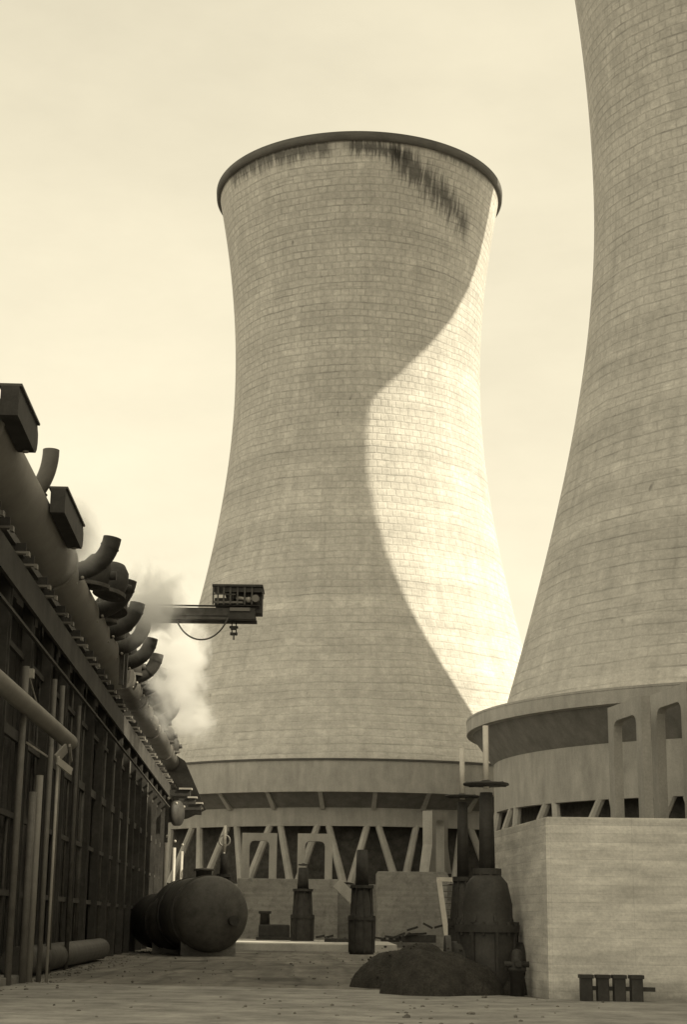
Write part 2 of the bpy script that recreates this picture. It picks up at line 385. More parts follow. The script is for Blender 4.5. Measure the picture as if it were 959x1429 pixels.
# ------------------------------------------------------------------ pedestals and portal frames
def pedestal(c0, c1, z, label, mat=M_BLK):
    t = obj('pedestal', box(B(), c0[0], c1[0], c0[1], c1[1], 0 - .2, z, bev=.04), mat, base=((c0[0] + c1[0]) / 2, c0[1], 0))
    tag(t, label, 'concrete block'); return t
pedestal((-7.6, 123.2), (-.1, 128.2), 4.75, 'long low concrete block under the two left portal frames')
pedestal((2.7, 116), (7.6, 122.5), 5.15, 'stained concrete block at the foot of the centre tower, right of the upright dark valve')
bm = B(); pl = [(4.66, 37.0), (10.5, 37.15), (10.5, 43.2), (4.05, 43.2)]
lo = [bm.verts.new((x, y, -.2)) for x, y in pl]; hi = [bm.verts.new((x, y, 3.98)) for x, y in pl]
bm.faces.new(lo[::-1]); bm.faces.new(hi)
for i in range(4): bm.faces.new((lo[i], lo[(i + 1) % 4], hi[(i + 1) % 4], hi[i]))
bmesh.ops.bevel(bm, geom=list(bm.edges), offset=.03, segments=2, affect='EDGES')
tag(obj('pedestal', bm, M_BOX, base=(7, 37, 0)), 'big board-marked concrete block filling the lower right corner', 'concrete block')

def portal(loc, az, wdt, hgt, cw, th, label, flare=0.0):
    t = thing('portal_frame', loc, label, 'concrete frame', 'concrete portal frames')
    m = Matrix.Translation(loc) @ Matrix.Rotation(az, 4, 'Z')
    W = wdt / 2; ch = .38; q = .14
    for s in (-1, 1):
        bm = B(); prism(bm, [(s * W - s * 0, 0), (s * (W + flare), 0) if flare else (s * W, 0.001), (s * W, hgt * .45), (s * W, hgt - cw), (s * (W - cw), hgt - cw), (s * (W - cw), 0)], th, m)
        bmesh.ops.remove_doubles(bm, verts=bm.verts, dist=1e-3)
        obj('post', bm, M_COL, t)
    arc = [(W - cw, hgt - cw - ch), (W - cw - q * ch, hgt - cw - ch * .45), (W - cw - ch * .45, hgt - cw - q * ch), (W - cw - ch, hgt - cw)]
    bm = B(); prism(bm, [(-W, hgt - cw), (W, hgt - cw), (W, hgt), (-W, hgt)], th, m)
    for s in (-1, 1):
        prism(bm, [(s * (W - cw), hgt - cw)] + [(s * a, b) for a, b in arc], th - .01, m)
    obj('lintel', bm, M_COL, t)
    return t
pA = at(361, 1230, 124); portal((pA.x, 124, 4.75), 0, 2.62, 3.35, .56, .7, 'squat concrete portal frame standing on the low block, left one of the pair')
pB = at(439, 1230, 124); portal((pB.x, 124, 4.75), 0, 2.62, 3.35, .56, .7, 'squat concrete portal frame standing on the low block, right one of the pair')
pC = at(609, 1222, 117.5); portal((pC.x, 118.2, 5.15), R(62), 2.7, 4.3, .62, .75, 'tall concrete portal frame turned sideways above the stained block', .6)
portal((10.05, 56.3, -.1), R(100), 3.4, 9.3, .55, .32, 'concrete portal frame behind the big corner block, nearer the centre of the picture')
portal((11.50, 55.8, -.1), R(100), 3.4, 9.7, .55, .32, 'concrete portal frame behind the big corner block, cut by the right edge')
tag(obj('spacer_pillar', box(B(), 8.35, 9.1, 60, 60.8, -.2, 9.3, bev=.03), M_COL, base=(8.7, 60.4, 0)), 'plain square concrete pillar beside the portal frames at the right', 'pillar') if False else None

# chute slab leaning between the blocks
a = at(470, 1232, 119); b = at(494, 1256, 119)
tag(obj('sloping_slab', beam(B(), a, b, 1.3, .75, bev=.03), M_COL, base=tuple(a)), 'short light concrete slab sloping down off the low block beside the dark valve', 'concrete slab')

# four anchor stubs at the block
st0 = thing('anchor_stubs', (5.95, 36.4, 0), 'four short black posts joined by a bar at the foot of the corner block', 'post row')
for px in (818, 841, 864, 888):
    p = at(px, 1372, 36.3)
    bm = B(); box(bm, p.x - .125, p.x + .125, 36.1, 36.4, 0, .56, bev=.02); box(bm, p.x - .15, p.x + .15, 36.07, 36.43, .50, .58, bev=.01)
    obj('post', bm, M_BLACK, st0)
obj('tie_bar', beam(B(), (5.3, 36.25, .3), (6.85, 36.25, .28), .09, .09), M_BLACK, st0)

# ------------------------------------------------------------------ big valves
def valve(px, Y, zs, label, s=1.0, bodyw=1.4, light_stem=True, zstem=6.6, zwheel=5.1, rw=.52, zneck=3.0, colr=.22, base_z=0.0):
    p = at(px, 1290, Y); x = p.x; t = thing('gate_valve', (x, Y, base_z), label, 'valve', 'big gate valves along the yard')
    bw2 = bodyw / 2; c = (x, Y, base_z)
    vb = obj('body', lathe(B(), [(.0, 0), (bw2 * .95, 0), (bw2, .3), (bw2 * 1.0, zneck * .55), (bw2 * .86, zneck * .60), (bw2 * .86, zneck * .72), (bw2 * .7, zneck * .9), (colr * 1.5, zneck), (.0, zneck)], c, 28), M_BLACK, t)
    bm = lathe(B(), [(0, zneck * .5), (bw2 * 1.1, zneck * .5), (bw2 * 1.1, zneck * .5 + .17), (0, zneck * .5 + .17)], c, 28, smooth=False)
    bf = lathe(B(), [(0, zneck * .97), (colr * 2.1, zneck * .97), (colr * 2.1, zneck + .06), (0, zneck + .06)], c, 20, smooth=False)
    for k in range(14):
        u = k * math.pi / 7; q = Vector((x + bw2 * 1.02 * math.cos(u), Y + bw2 * 1.02 * math.sin(u), base_z + zneck * .5 - .07)); tube(bm, [q, q + Vector((0, 0, .31))], .04, 6, smooth=False)
    obj('flange', bm, M_BLACK, vb); obj('bonnet_flange', bf, M_BLACK, vb)
    bm = B()
    for k in range(8):
        u = k * math.pi / 4 + .2; d_ = Vector((math.cos(u), math.sin(u), 0)); o_ = Vector(c)
        beam(bm, o_ + d_ * bw2 * .96 + Vector((0, 0, .1)), o_ + d_ * bw2 * 1.0 + Vector((0, 0, zneck * .5)), .07, .12)
        beam(bm, o_ + d_ * bw2 * .86 + Vector((0, 0, zneck * .58)), o_ + d_ * colr * 1.7 + Vector((0, 0, zneck * .98)), .06, .10)
    obj('rib', bm, M_BLACK, vb)
    bm = B(); tube(bm, [(x - bw2 * 1.45, Y, base_z + zneck * .27), (x + bw2 * 1.45, Y, base_z + zneck * .27)], bw2 * .62, 24)
    for sg in (-1, 1): tube(bm, [(x + sg * bw2 * 1.28, Y, base_z + zneck * .27), (x + sg * bw2 * 1.47, Y, base_z + zneck * .27)], bw2 * .82, 24, smooth=False)
    if s > 0: obj('port', bm, M_BLACK, vb)
    else: bm.free()
    bm = B()
    for sg in (-1, 1): tube(bm, [(x + sg * colr * .8, Y, base_z + zneck - .1), (x + sg * colr * .6, Y, base_z + zwheel - .25)], colr * .42, 10)
    lathe(bm, [(0, zneck), (colr * 1.05, zneck), (colr * .95, zwheel - .2), (0, zwheel - .2)], c, 16)
    yk = obj('yoke', bm, M_BLACK, t)
    if rw:
        bm = B(); lathe(bm, [(rw + .045 * math.cos(u), zwheel + .035 * math.sin(u)) for u in [i * math.pi / 4 for i in range(8)]], c, 32, closed=True)
        for k in range(6):
            u = k * math.pi / 3 + .3; tube(bm, [(x, Y, base_z + zwheel), (x + rw * math.cos(u), Y + rw * math.sin(u), base_z + zwheel)], .05, 8)
        lathe(bm, [(0, zwheel - .06), (rw * .55, zwheel - .05), (rw * .55, zwheel), (.1, zwheel + .1), (0, zwheel + .1)], c, 16)
        obj('handwheel', bm, M_BLACK, yk)
    if zstem: obj('stem', tube(B(), [(x, Y, base_z + zwheel - .1), (x, Y, base_z + zstem)], 0.07 * (1.0 if Y < 50 else 1.25), 12), M_WHITE, t)
    return t
valve(681, 39.8, 1, 'tall black gate valve with a flat handwheel and pale stem beside the big corner block', bodyw=1.40, zneck=2.85, colr=.165, zstem=6.35, zwheel=4.92)
valve(647, 56, 1, 'black gate valve with handwheel standing just left of and behind the tallest valve', s=-1, bodyw=.95, zstem=7.5, zwheel=5.85, rw=.56, zneck=3.1, colr=.17)
valve(505, 88, 1, 'dark upright valve between the two concrete blocks, no handwheel', s=-1, bodyw=1.35, zstem=0, zwheel=5.6, rw=.0, zneck=3.5, colr=.30)
valve(422, 112, 1, 'dark bottle-shaped valve in front of the low block', s=-1, bodyw=1.5, zstem=0, zwheel=5.4, rw=.32, zneck=3.75, colr=.33)
valve(310, 95, 1, 'pale pipe stand with valve collar rising behind the big lying tank', s=-1, bodyw=.9, zstem=7.0, zwheel=5.6, rw=.0, zneck=4.2, colr=.2)

# low pump in front of the block
p = at(380, 1300, 116); pu = thing('pump', (p.x, 116, .4), 'small black pump with a stubby neck on the apron before the low block', 'pump')
bm = B(); box(bm, p.x - .95, p.x + 1.2, 115.6, 116.6, .3, 1.45, bev=.12); box(bm, p.x - 1.1, p.x + 1.35, 115.4, 116.8, .3, .6, bev=.03); obj('casing', bm, M_BLACK, pu)
obj('neck', lathe(B(), [(0, 1.0), (.36, 1.0), (.32, 1.75), (.45, 1.78), (.45, 1.95), (0, 1.95)], (p.x - .55, 116.1, .4), 16), M_BLACK, pu)
# scrap at the foot of the stained block
for i, (px, Y, wd, h) in enumerate(((470, 108, 1.6, .55), (545, 114.6, 1.3, .35), (585, 113, 2.3, 1.1))):
    p = at(px, 1310, Y); bm = B()
    for k in range(9):
        a = Vector((p.x + rnd.uniform(-wd, wd) / 2, Y + rnd.uniform(-.4, .4), .42 + rnd.uniform(0, h)))
        b = a + Vector((rnd.uniform(-1, 1) * .9, rnd.uniform(-.3, .3), rnd.uniform(-.35, .35) * h)); b.z = max(.45, b.z)
        beam(bm, a, b, .16, .14)
    box(bm, p.x - wd / 2, p.x + wd / 2, Y - .3, Y + .5, .38, .38 + h * .45, bev=.04)
    tag(obj('scrap_pile', bm, M_BLACK, base=(p.x, Y, .4)), ('low pile of dark scrap beside the bottle-shaped valve', 'few dark offcuts lying at the near corner of the stained block',
        'stack of dark timber and rods leaning on the stained block')[i], 'scrap pile')

# loading ladder with louvred side
la = thing('stair_ladder', (at(625, 1310, 80).x, 80, 0), 'steep white-railed stair leading up beside the stained block', 'stair')
A0 = at(628, 1312, 80); A0.z = 0; A1 = at(613, 1227, 80)
W = Vector((1.0, .5, 0))
for q in (0, 1): obj('stringer', beam(B(), A0 + W * q, A1 + W * q, .2, .24), M_WHITE, la) if q == 0 else obj('stringer', beam(B(), (A0 + W * q).lerp(A1 + W * q, .78), A1 + W * q, .16, .2), M_WHITE, la)
obj('landing_edge', beam(B(), A1 - Vector((.05, 0, 0)), A1 + W * 1.05, .3, .2), M_WHITE, la)
for k in range(1, 13):
    f = k / 13; obj('tread', beam(B(), A0.lerp(A1, f) + W * .08, A0.lerp(A1, f) + W * .98, .28, .05), M_MID, la)

# ------------------------------------------------------------------ earth heaps
def heap(cx, cy, rx, ry, h, seed, label):
    bm = B(); N = 56; r2 = random.Random(seed); ph = [r2.uniform(0, 6.28) for _ in range(8)]
    vs = {}
    for j in range(29):
        for i in range(N):
            u = j / 28; a = 2 * math.pi * i / N
            w_ = 1 + .07 * math.sin(3 * a + ph[0]) + .05 * math.sin(5 * a + ph[1]) + .03 * math.sin(9 * a + ph[2])
            x = rx * u * w_ * math.cos(a); y = ry * u * w_ * math.sin(a)
            z = h * (1 - u ** 2.6) ** .75 * (1 + .10 * math.sin(2.2 * x + ph[3]) + .07 * math.sin(3.1 * y + ph[4]) + .05 * math.sin(5.7 * x + 2 * y + ph[5]))
            z += r2.uniform(-.018, .018) * (1 if u < .97 else 0)
            vs[j, i] = bm.verts.new((cx + x, cy + y, z - .04))
    for j in range(28):
        for i in range(N):
            f = bm.faces.new((vs[j, i], vs[j + 1, i], vs[j + 1, (i + 1) % N], vs[j, (i + 1) % N])); f.smooth = True
    bmesh.ops.remove_doubles(bm, verts=bm.verts, dist=1e-4)
    for k in range(22):                                     # loose lumps
        a = r2.uniform(0, 6.28); u = r2.uniform(.2, 1.05); s_ = r2.uniform(.015, .05)
        z = h * max(0, 1 - u ** 2.6) ** .75
        bmesh.ops.create_icosphere(bm, subdivisions=1, radius=s_, matrix=Matrix.Translation((cx + rx * u * math.cos(a), cy + ry * u * math.sin(a), z)) @ Matrix.Diagonal((1, r2.uniform(.6, 1.3), r2.uniform(.5, 1), 1)))
    tag(obj('earth_heap', bm, M_EARTH, base=(cx, cy, 0)), label, 'earth heap')
heap(at(612, 1383, 39.3).x, 39.3, 1.42, 1.6, 1.08, 3, 'nearer and wider of the two black earth heaps, in front of the tallest valve')
heap(at(572, 1370, 43.5).x, 43.8, 1.40, 1.6, 1.12, 5, 'smaller black earth heap to the left of and behind the wide one')
heap(at(700, 1375, 40.2).x, 40.3, 1.0, 1.3, .85, 9, 'low black earth heap piled against the left face of the corner block')
p = at(722, 1350, 38.6)
bo = thing('hydrant', (p.x, 38.6, 0), 'short black round-topped hydrant at the left face of the corner block', 'hydrant')
obj('barrel', lathe(B(), [(0, 0), (.16, 0), (.16, .55), (.22, .57), (.22, .64), (.14, .66), (.13, .95), (.09, 1.04), (0, 1.07)], (p.x, 38.6, 0), 18), M_BLACK, bo)
bm = B(); tube(bm, [(p.x - .3, 38.6, .72), (p.x + .28, 38.6, .72)], .07, 10); tube(bm, [(p.x, 38.3, .74), (p.x, 38.8, .74)], .08, 10)
obj('outlet', bm, M_BLACK, bo)

r5 = random.Random(21); bm = B()
for k in range(900):
    y = r5.uniform(27, 100); x = r5.uniform(-.17, .17) * y
    if r5.random() < .6: x = (VXX := (-6.3 - .0467 * y)) + abs(r5.gauss(0, .7)) if r5.random() < .6 else r5.uniform(1.0, .095 * y + .4)
    if x > 4.4 and y > 36.5 and y < 44: continue
    s_ = r5.uniform(.012, .045) * (1.6 if r5.random() < .06 else 1)
    bmesh.ops.create_icosphere(bm, subdivisions=1, radius=s_, matrix=Matrix.Translation((x, y, s_ * .4 + .02)) @ Matrix.Rotation(r5.uniform(0, 3), 4, 'Z') @ Matrix.Diagonal((1, r5.uniform(.6, 1.5), r5.uniform(.4, .9), 1)))
tag(obj('gravel', bm, M_GRD), 'loose stones scattered over the yard floor', 'gravel', None, 'stuff')
# ------------------------------------------------------------------ the long pipe rack on the left
VX = -.0467                                                  # the rack runs slightly away to the left
def L(x0, y, z): return Vector((x0 + VX * y, y, z))
rack = thing('pipe_rack', L(-6.4, 42, 0), 'long dark steel pipe rack with rows of uprights along the left side', 'pipe rack')
bm = B(); xs = -7.75
for k in range(0, 92):                                       # dark ribbed cladding set back behind the uprights
    y0 = 30 + k * 1.0; a = L(xs, y0, 0); b = L(xs, y0 + 1.0, 0)
    box(bm, a.x - .1, a.x + (.06 if k % 2 else .0), y0, y0 + 1.0, -.2, 11.0)
obj('cladding', bm, M_CLAD, rack)
Y0, Y1 = 30, 120
for zz, nm, hh in ((11.25, 'deck', .22),):
    bm = B(); prism(bm, [(L(-12, Y0, 0).x, 0), (L(-6.75, Y0, 0).x, 0), (L(-6.75, Y0, 0).x, 1), (L(-12, Y0, 0).x, 1)], .1, Matrix.Identity(4)); bm.free()
    bm = B(); v = [L(-12, Y0, zz), L(-6.75, Y0, zz), L(-6.75, Y1, zz), L(-12, Y1, zz)]
    lo = [bm.verts.new(q) for q in v]; hi = [bm.verts.new(q + Vector((0, 0, hh))) for q in v]
    bm.faces.new(lo[::-1]); bm.faces.new(hi)
    for i in range(4): bm.faces.new((lo[i], lo[(i + 1) % 4], hi[(i + 1) % 4], hi[i]))
    obj(nm, bm, M_DARK, rack)
for k, y in enumerate([33 + 4.4 * i for i in range(20)]):    # main uprights, H section
    bm = B(); c = L(-6.95, y, 0)
    box(bm, c.x - .02, c.x + .02, y - .13, y + .13, -.1, 11.2); box(bm, c.x - .15, c.x + .15, y - .17, y - .13, -.1, 11.2); box(bm, c.x - .15, c.x + .15, y + .13, y + .17, -.1, 11.2)
    obj('upright', bm, M_CLAD, rack)
    # cantilever bracket that carries the pipe, light on its flange put into colour
    for q in (0, 1.55):
        bm = B(); c = L(-6.38, y + q, 0)
        box(bm, c.x - .62, c.x, y + q - .10, y + q + .10, 11.00, 11.06)
        box(bm, c.x - .08, c.x + .0, y + q - .12, y + q + .12, 10.93, 11.0)
        bk = obj('bracket', bm, M_PIPE if k % 3 != 1 else M_MID, rack)
        bm = B(); box(bm, c.x - .7, c.x - .1, y + q - .02, y + q + .02, 11.06, 11.3); obj('bracket_web', bm, M_BLACK, bk)
bm = B()
for z in (2.3, 4.4, 6.6, 8.9):
    beam(bm, L(-7.05, Y0, z), L(-7.05, Y1, z), .1, .16 if z != 6.6 else .3)
obj('rail', bm, M_CLAD, rack)
bm = B()
for zz, hh, xx in ((10.1, 1.7, -6.78), (9.3, .16, -6.70)):
    v = [L(xx, Y0, zz), L(xx + .1, Y0, zz), L(xx + .1, Y1, zz), L(xx, Y1, zz)]
    lo = [bm.verts.new(q) for q in v]; hi = [bm.verts.new(q + Vector((0, 0, hh * .5))) for q in v]
    bm.faces.new(lo[::-1]); bm.faces.new(hi)
    for i in range(4): bm.faces.new((lo[i], lo[(i + 1) % 4], hi[(i + 1) % 4], hi[i]))
obj('skirt', bm, M_CLAD, rack)
r3 = random.Random(12)
bm = B(); y = 31.0
while y < 119:                                                # small-bore risers between the uprights
    x0 = r3.choice((-7.25, -7.4, -7.1)); top = r3.choice((6.6, 8.9, 11.0, 11.0, 4.4)); rr_ = r3.choice((.04, .05, .07, .10))
    tube(bm, [L(x0, y, 0), L(x0, y, top)], rr_, 8); y += r3.uniform(.45, 1.1)
obj('risers', bm, M_DARK, rack)
# bright group of posts at the near end
def post(px0, px1, ytop, ybot, Y, w_, m, label=None):
    a = at(px0, ytop, Y); b = at(px1, ybot, Y); mid = (a.x + b.x) / 2
    o = obj('riser_pipe', tube(B(), [(mid, Y, max(b.z, 0)), (mid, Y, a.z)], w_, 12), m, rack); return o
for px, yt, Y, w_, m in ((55, 1082, 43.2, .10, M_PIPE), (45, 1105, 42.6, .10, M_MID), (71, 1042, 43.6, .07, M_MID), (81, 1055, 43.9, .04, M_LIGHT),
                         (76, 948, 49.5, .08, M_MID), (87, 957, 51, .08, M_MID), (110, 985, 55, .08, M_DARK), (36, 930, 41, .09, M_MID)):
    a = at(px, yt, Y); obj('riser_pipe', tube(B(), [(a.x, Y, 0), (a.x, Y, a.z)], w_, 12), m, rack)
for (p0, p1, Y, w_, h_, m) in (((80, 1062), (99, 1077), 43.6, .06, .20, M_LIGHT), ((36, 1036), (66, 1056), 43.2, .04, .05, M_LIGHT),
                               ((77, 1060), (92, 1044), 43.9, .06, .26, M_PIPE), ((97, 1040), (99, 1062), 44.2, .06, .09, M_PIPE), ((40, 942), (53, 990), 42.5, .03, .03, M_PIPE)):
    obj('brace', beam(B(), at(*p0, Y), at(*p1, Y + .6), w_, h_), m, rack)
bm = B(); box(bm, *(lambda a: (a.x - .07, a.x + .07, 41.6, 41.8, a.z - .12, a.z + .12))(at(43, 940, 41.7))); obj('lamp_box', bm, M_LIGHT, rack)

# far end: pale standpipes, round cover, projecting shelves
for px, Y, yt in ((232, 96, 1176), (243, 103, 1183), (253.5, 111, 1188)):
    a = at(px, yt, Y); obj('standpipe', tube(B(), [(a.x, Y, 0.1), (a.x, Y, a.z)], .11, 12), M_LIGHT, rack)
    for dy in (-9, -62):
        q = at(px + (1 if dy > -20 else 3), yt + dy, Y); bm = B(); bmesh.ops.create_uvsphere(bm, u_segments=12, v_segments=8, radius=.09, matrix=Matrix.Translation(q)); obj('fitting', bm, M_LIGHT, rack)
c = at(243, 1135, 108); mt = Matrix.Translation(c) @ Matrix.Rotation(R(90), 4, 'X')
obj('round_cover', lathe(B(), [(0, 0), (.75, 0), (.82, .06), (.82, .35), (0, .35)], (0, 0, 0), 28, mtx=Matrix.Translation(c) @ Matrix.Rotation(R(68), 4, 'Z') @ Matrix.Rotation(R(90), 4, 'X') ), M_BLACK, rack)
for px0, px1, py, Y in ((250, 268, 1101, 106), (262, 275, 1113, 110), (268, 283, 1121, 113), (272, 283, 1128, 116)):
    a = at(px0, py, Y); b = at(px1, py, Y); bm = B()
    box(bm, a.x, b.x, Y - .3, Y + .3, a.z - .05, a.z + .06); obj('shelf', bm, M_LIGHT, rack)
    bm = B(); box(bm, a.x - .6, b.x - .1, Y - .2, Y + .2, a.z - .45, a.z - .08); obj('shelf_beam', bm, M_BLACK, rack)
a = L(-5.9, 118, 14); bm = B(); pl = [(q.x, q.z) for q in (at(225, 1040, 119), at(258, 1062, 119), at(287, 1130, 119), at(262, 1142, 119), at(225, 1150, 119))]
prism(bm, pl, .3, Matrix.Translation((0, 119, 0))); obj('gable', bm, M_CLAD, rack)

# the big pipe on top
PX, PZ = -7.13, 12.8
pipe = thing('steam_pipe', L(PX, 60, PZ), 'big pale grey steam pipe running along the top of the rack, rounded end', 'pipe')
def dome(bm, c, r, d, n=24):
    pts = [c + d * (r * .55 * math.sin(u)) for u in [i * math.pi / 12 for i in range(7)]]; rs = [max(.01, r * math.cos(i * math.pi / 12)) for i in range(7)]
    tube(bm, pts, rs, n, cap=False); return bm
dv = (L(PX, 100, PZ) - L(PX, 0, PZ)).normalized()
bm = B(); tube(bm, [L(PX, y, PZ) for y in (26, 40, 51)], .86, 40); obj('pipe_section', bm, M_PIPE, pipe)
bm = B(); tube(bm, [L(PX, y, PZ - .03) for y in (51, 60, 70, 75)], .76, 40, cap=False); dome(bm, L(PX, 75, PZ - .03), .76, dv, 40); obj('pipe_section', bm, M_PIPE, pipe)
bm = B()
bm.free()
for y in (35.5, 50.9): obj('flange', tube(B(), [L(PX, y, PZ), L(PX, y + .16, PZ)], .93, 40, smooth=False), M_PIPE, pipe)
pipe2 = thing('steam_pipe', L(PX, 100, PZ), 'dark pipe continuing the line behind the rounded pipe end', 'pipe')
bm = B(); tube(bm, [L(PX + .22, y, PZ + .05) for y in (76.2, 90, 105, 121)], .62, 32); obj('pipe_section', bm, M_PIPED, pipe2)
bm = B()
bm.free()
for y in (84, 97, 110): obj('flange', tube(B(), [L(PX + .22, y, PZ + .05), L(PX + .22, y + .2, PZ + .05)], .70, 32, smooth=False), M_PIPED, pipe2)

# smaller pipe lower down
bm = B(); q0 = at(-34, 924, 34.5); q1 = at(97, 1036, 48.6)
pts = [q0.lerp(q1, i / 5) for i in range(6)]; tube(bm, pts, .235, 24, cap=True); dome(bm, q1, .235, (q1 - q0).normalized())
tag(obj('drain_pipe', bm, M_PIPE, base=tuple(q0)), 'thin pale pipe with a closed end half way up the near end of the rack', 'pipe')

# exhaust elbows
E = [(-1.0, 0, -.12), (-.35, 0, -.10)]
def elbow_path():
    p = [Vector((-1.25, 0, -.12)), Vector((-.5, 0, -.12)), Vector((0, 0, -.08))]
    p += bez((.0, 0, -.08), (.72, 0, .02), (1.12, 0, .42), (1.22, 0, 1.12), 12)[1:]
    return p
def make_elbow(y, label):
    c = L(-6.55, y, 13.0); t = thing('exhaust_elbow', c, label, 'exhaust pipe', 'curved exhaust pipes on the big pipe')
    pts = [c + q for q in elbow_path()]; bm = B(); tube(bm, pts, .31, 24, cap=False)
    for k in (4, 8, 12): tube(bm, [pts[k] - (pts[k] - pts[k-1]).normalized() * .025, pts[k] + (pts[k] - pts[k-1]).normalized() * .025], .33, 24, smooth=False)
    tube(bm, [pts[-1] + Vector((0, 0, .0)), pts[-1] - (pts[-1] - pts[-2]).normalized() * .5], .25, 24, cap=True)
    bd_ = obj('bend', bm, M_BLACK, t)
    bm = B(); tube(bm, [c + Vector((-.08, 0, -.10)), c + Vector((.04, 0, -.09))], .38, 24, smooth=False); obj('flange', bm, M_DARK, bd_)
    bm = B()
    for sg in (-1, 1): bmesh.ops.create_uvsphere(bm, u_segments=10, v_segments=6, radius=.06, matrix=Matrix.Translation(c + Vector((.12 + .2 * (sg + 1) / 2, -.27, -.42 + .1 * sg))))
    obj('gauge', bm, M_LIGHT, bd_)
    return t
def copy_tree(o, dy, label):
    n = o.copy(); col.objects.link(n); n.location = o.location + Vector((VX * dy, dy, 0)); n['label'] = label
    for ch in o.children:
        c = ch.copy(); col.objects.link(c); c.parent = n
        for g in ch.children:
            d = g.copy(); col.objects.link(d); d.parent = c
    return n
bpy.context.view_layer.update()
e0 = make_elbow(53, 'black curved exhaust pipe with a clear upturned mouth, standing out alone against the sky')
names = ['second', 'third', 'fourth', 'fifth', 'sixth', 'seventh', 'eighth', 'ninth', 'tenth', 'eleventh']
ys = [60, 64.5, 68.7, 72.9, 77.4, 81.9, 86.0, 90.3, 95]
for i, y in enumerate(ys):
    copy_tree(e0, y - 53, 'black curved exhaust pipe, %s along the big pipe after the one alone against the sky' % ['first', 'second', 'third', 'fourth', 'fifth', 'sixth', 'seventh', 'eighth', 'ninth'][i])
# first elbow, steeper and paler
pts = [at(44, 694, 44), at(52, 684, 44)] + bez(at(52, 684, 44), at(62, 670, 44), at(70, 652, 44), at(71, 628, 44), 10)[1:]
el = thing('exhaust_elbow', tuple(pts[0]), 'steep dark exhaust pipe nearest the camera, beside the left edge', 'exhaust pipe', 'curved exhaust pipes on the big pipe')
bm = B(); tube(bm, pts, .235, 24, cap=False); tube(bm, [pts[-1], pts[-1] - Vector((0, 0, .4))], .2, 24); obj('bend', bm, M_PIPED, el)
bm = B(); d = (pts[1] - pts[0]).normalized(); tube(bm, [pts[1] - d * .05, pts[1] + d * .06], .31, 24, smooth=False); obj('flange', bm, M_DARK, el)
# domed relief valves
def make_dome(y, label):
    c = L(-6.50, y, 13.12); t = thing('relief_valve', c, label, 'valve', 'domed relief valves on the big pipe')
    obj('dome', lathe(B(), [(0, -.2), (.3, -.2), (.36, -.1), (.46, .05), (.5, .35), (.44, .7), (.28, .92), (0, 1.0)], c, 20), M_BLACK, t)
    obj('flange', lathe(B(), [(0, -.12), (.52, -.12), (.52, 0), (0, 0)], c, 20, smooth=False), M_DARK, t)
    bm = B(); tube(bm, [c + Vector((.3, 0, .3)), c + Vector((.66, 0, .35))], .15, 12); obj('outlet', bm, M_BLACK, t)
    return t
d0 = make_dome(63, 'black domed valve nearest the camera, among the exhaust pipes')
for i, y in enumerate([66.5, 70.4, 77.2, 84.6, 91, 100, 107, 113.5]):
    copy_tree(d0, y - 63, 'black domed valve on the outer side of the big pipe, %s behind the nearest one' % ['first', 'second', 'third', 'fourth', 'fifth', 'sixth', 'seventh', 'last'][i])

for i, (y, sc_, dx, dz) in enumerate(((56.5, 1.1, .25, .15), (58.6, 1.2, .6, .25), (61.5, 1.15, .45, .2), (65, 1.05, .4, .1), (74, 1.0, .1, .0), (80.5, 1.0, .1, .0))):
    n = copy_tree(d0, y - 63, 'black valve head %s' % ['directly behind the exhaust pipe that stands alone', 'tallest in the dark cluster left of the steam', 'under the third curved exhaust pipe', 'at the far side of the dark cluster left of the steam', 'between the exhaust pipes in the steam', 'last among the exhaust pipes wrapped in steam'][i])
    n.location += Vector((dx, 0, dz)); n.scale = (sc_, sc_, sc_); n.rotation_euler = (0, R(8 + 5 * (i % 3)), R(40 * i))
# gantry beams above the pipe
def gbeam(x0, ya, yb, z, label, tip=True):
    t = thing('runway_beam', L(x0, ya, z), label, 'steel beam', 'dark runway beams above the big pipe')
    a = L(x0, ya, z); b = L(x0, yb, z); m = Matrix.Translation(a) @ Matrix.Rotation(math.atan(-VX) + R(90), 4, 'Z')
    Ln = (b - a).length; pl = [(0, -.34), (Ln - .35, -.38)]
    pl += [(Ln - .35 + .42 * math.sin(u), .04 - .42 * math.cos(u)) for u in [R(20), R(50), R(80), R(110)]] + [(Ln - .15, .36), (0, .36)]
    obj('web', prism(B(), pl, .42, m), M_BLACK, t)
    bm = B(); prism(bm, [(0, .36), (Ln - .15, .36), (Ln - .1, .42), (0, .42)], .54, m); obj('flange', bm, M_DARK, t)
    obj('eye', lathe(B(), [(0, -.02), (.08, -.02), (.08, .02), (0, .02)], (0, 0, 0), 16, mtx=Matrix.Translation(L(x0 + .0, yb - .45, z - .12)) @ Matrix.Translation((.0, 0, -.28)) ), M_LIGHT, t)
    return t
gbeam(-6.02, 35.0, 38.2, 13.05, 'dark steel beam end poking in at the left edge above the big pipe')
gbeam(-6.02, 44.0, 48.7, 13.05, 'dark steel beam with a rounded tip above the big pipe, near the left edge')

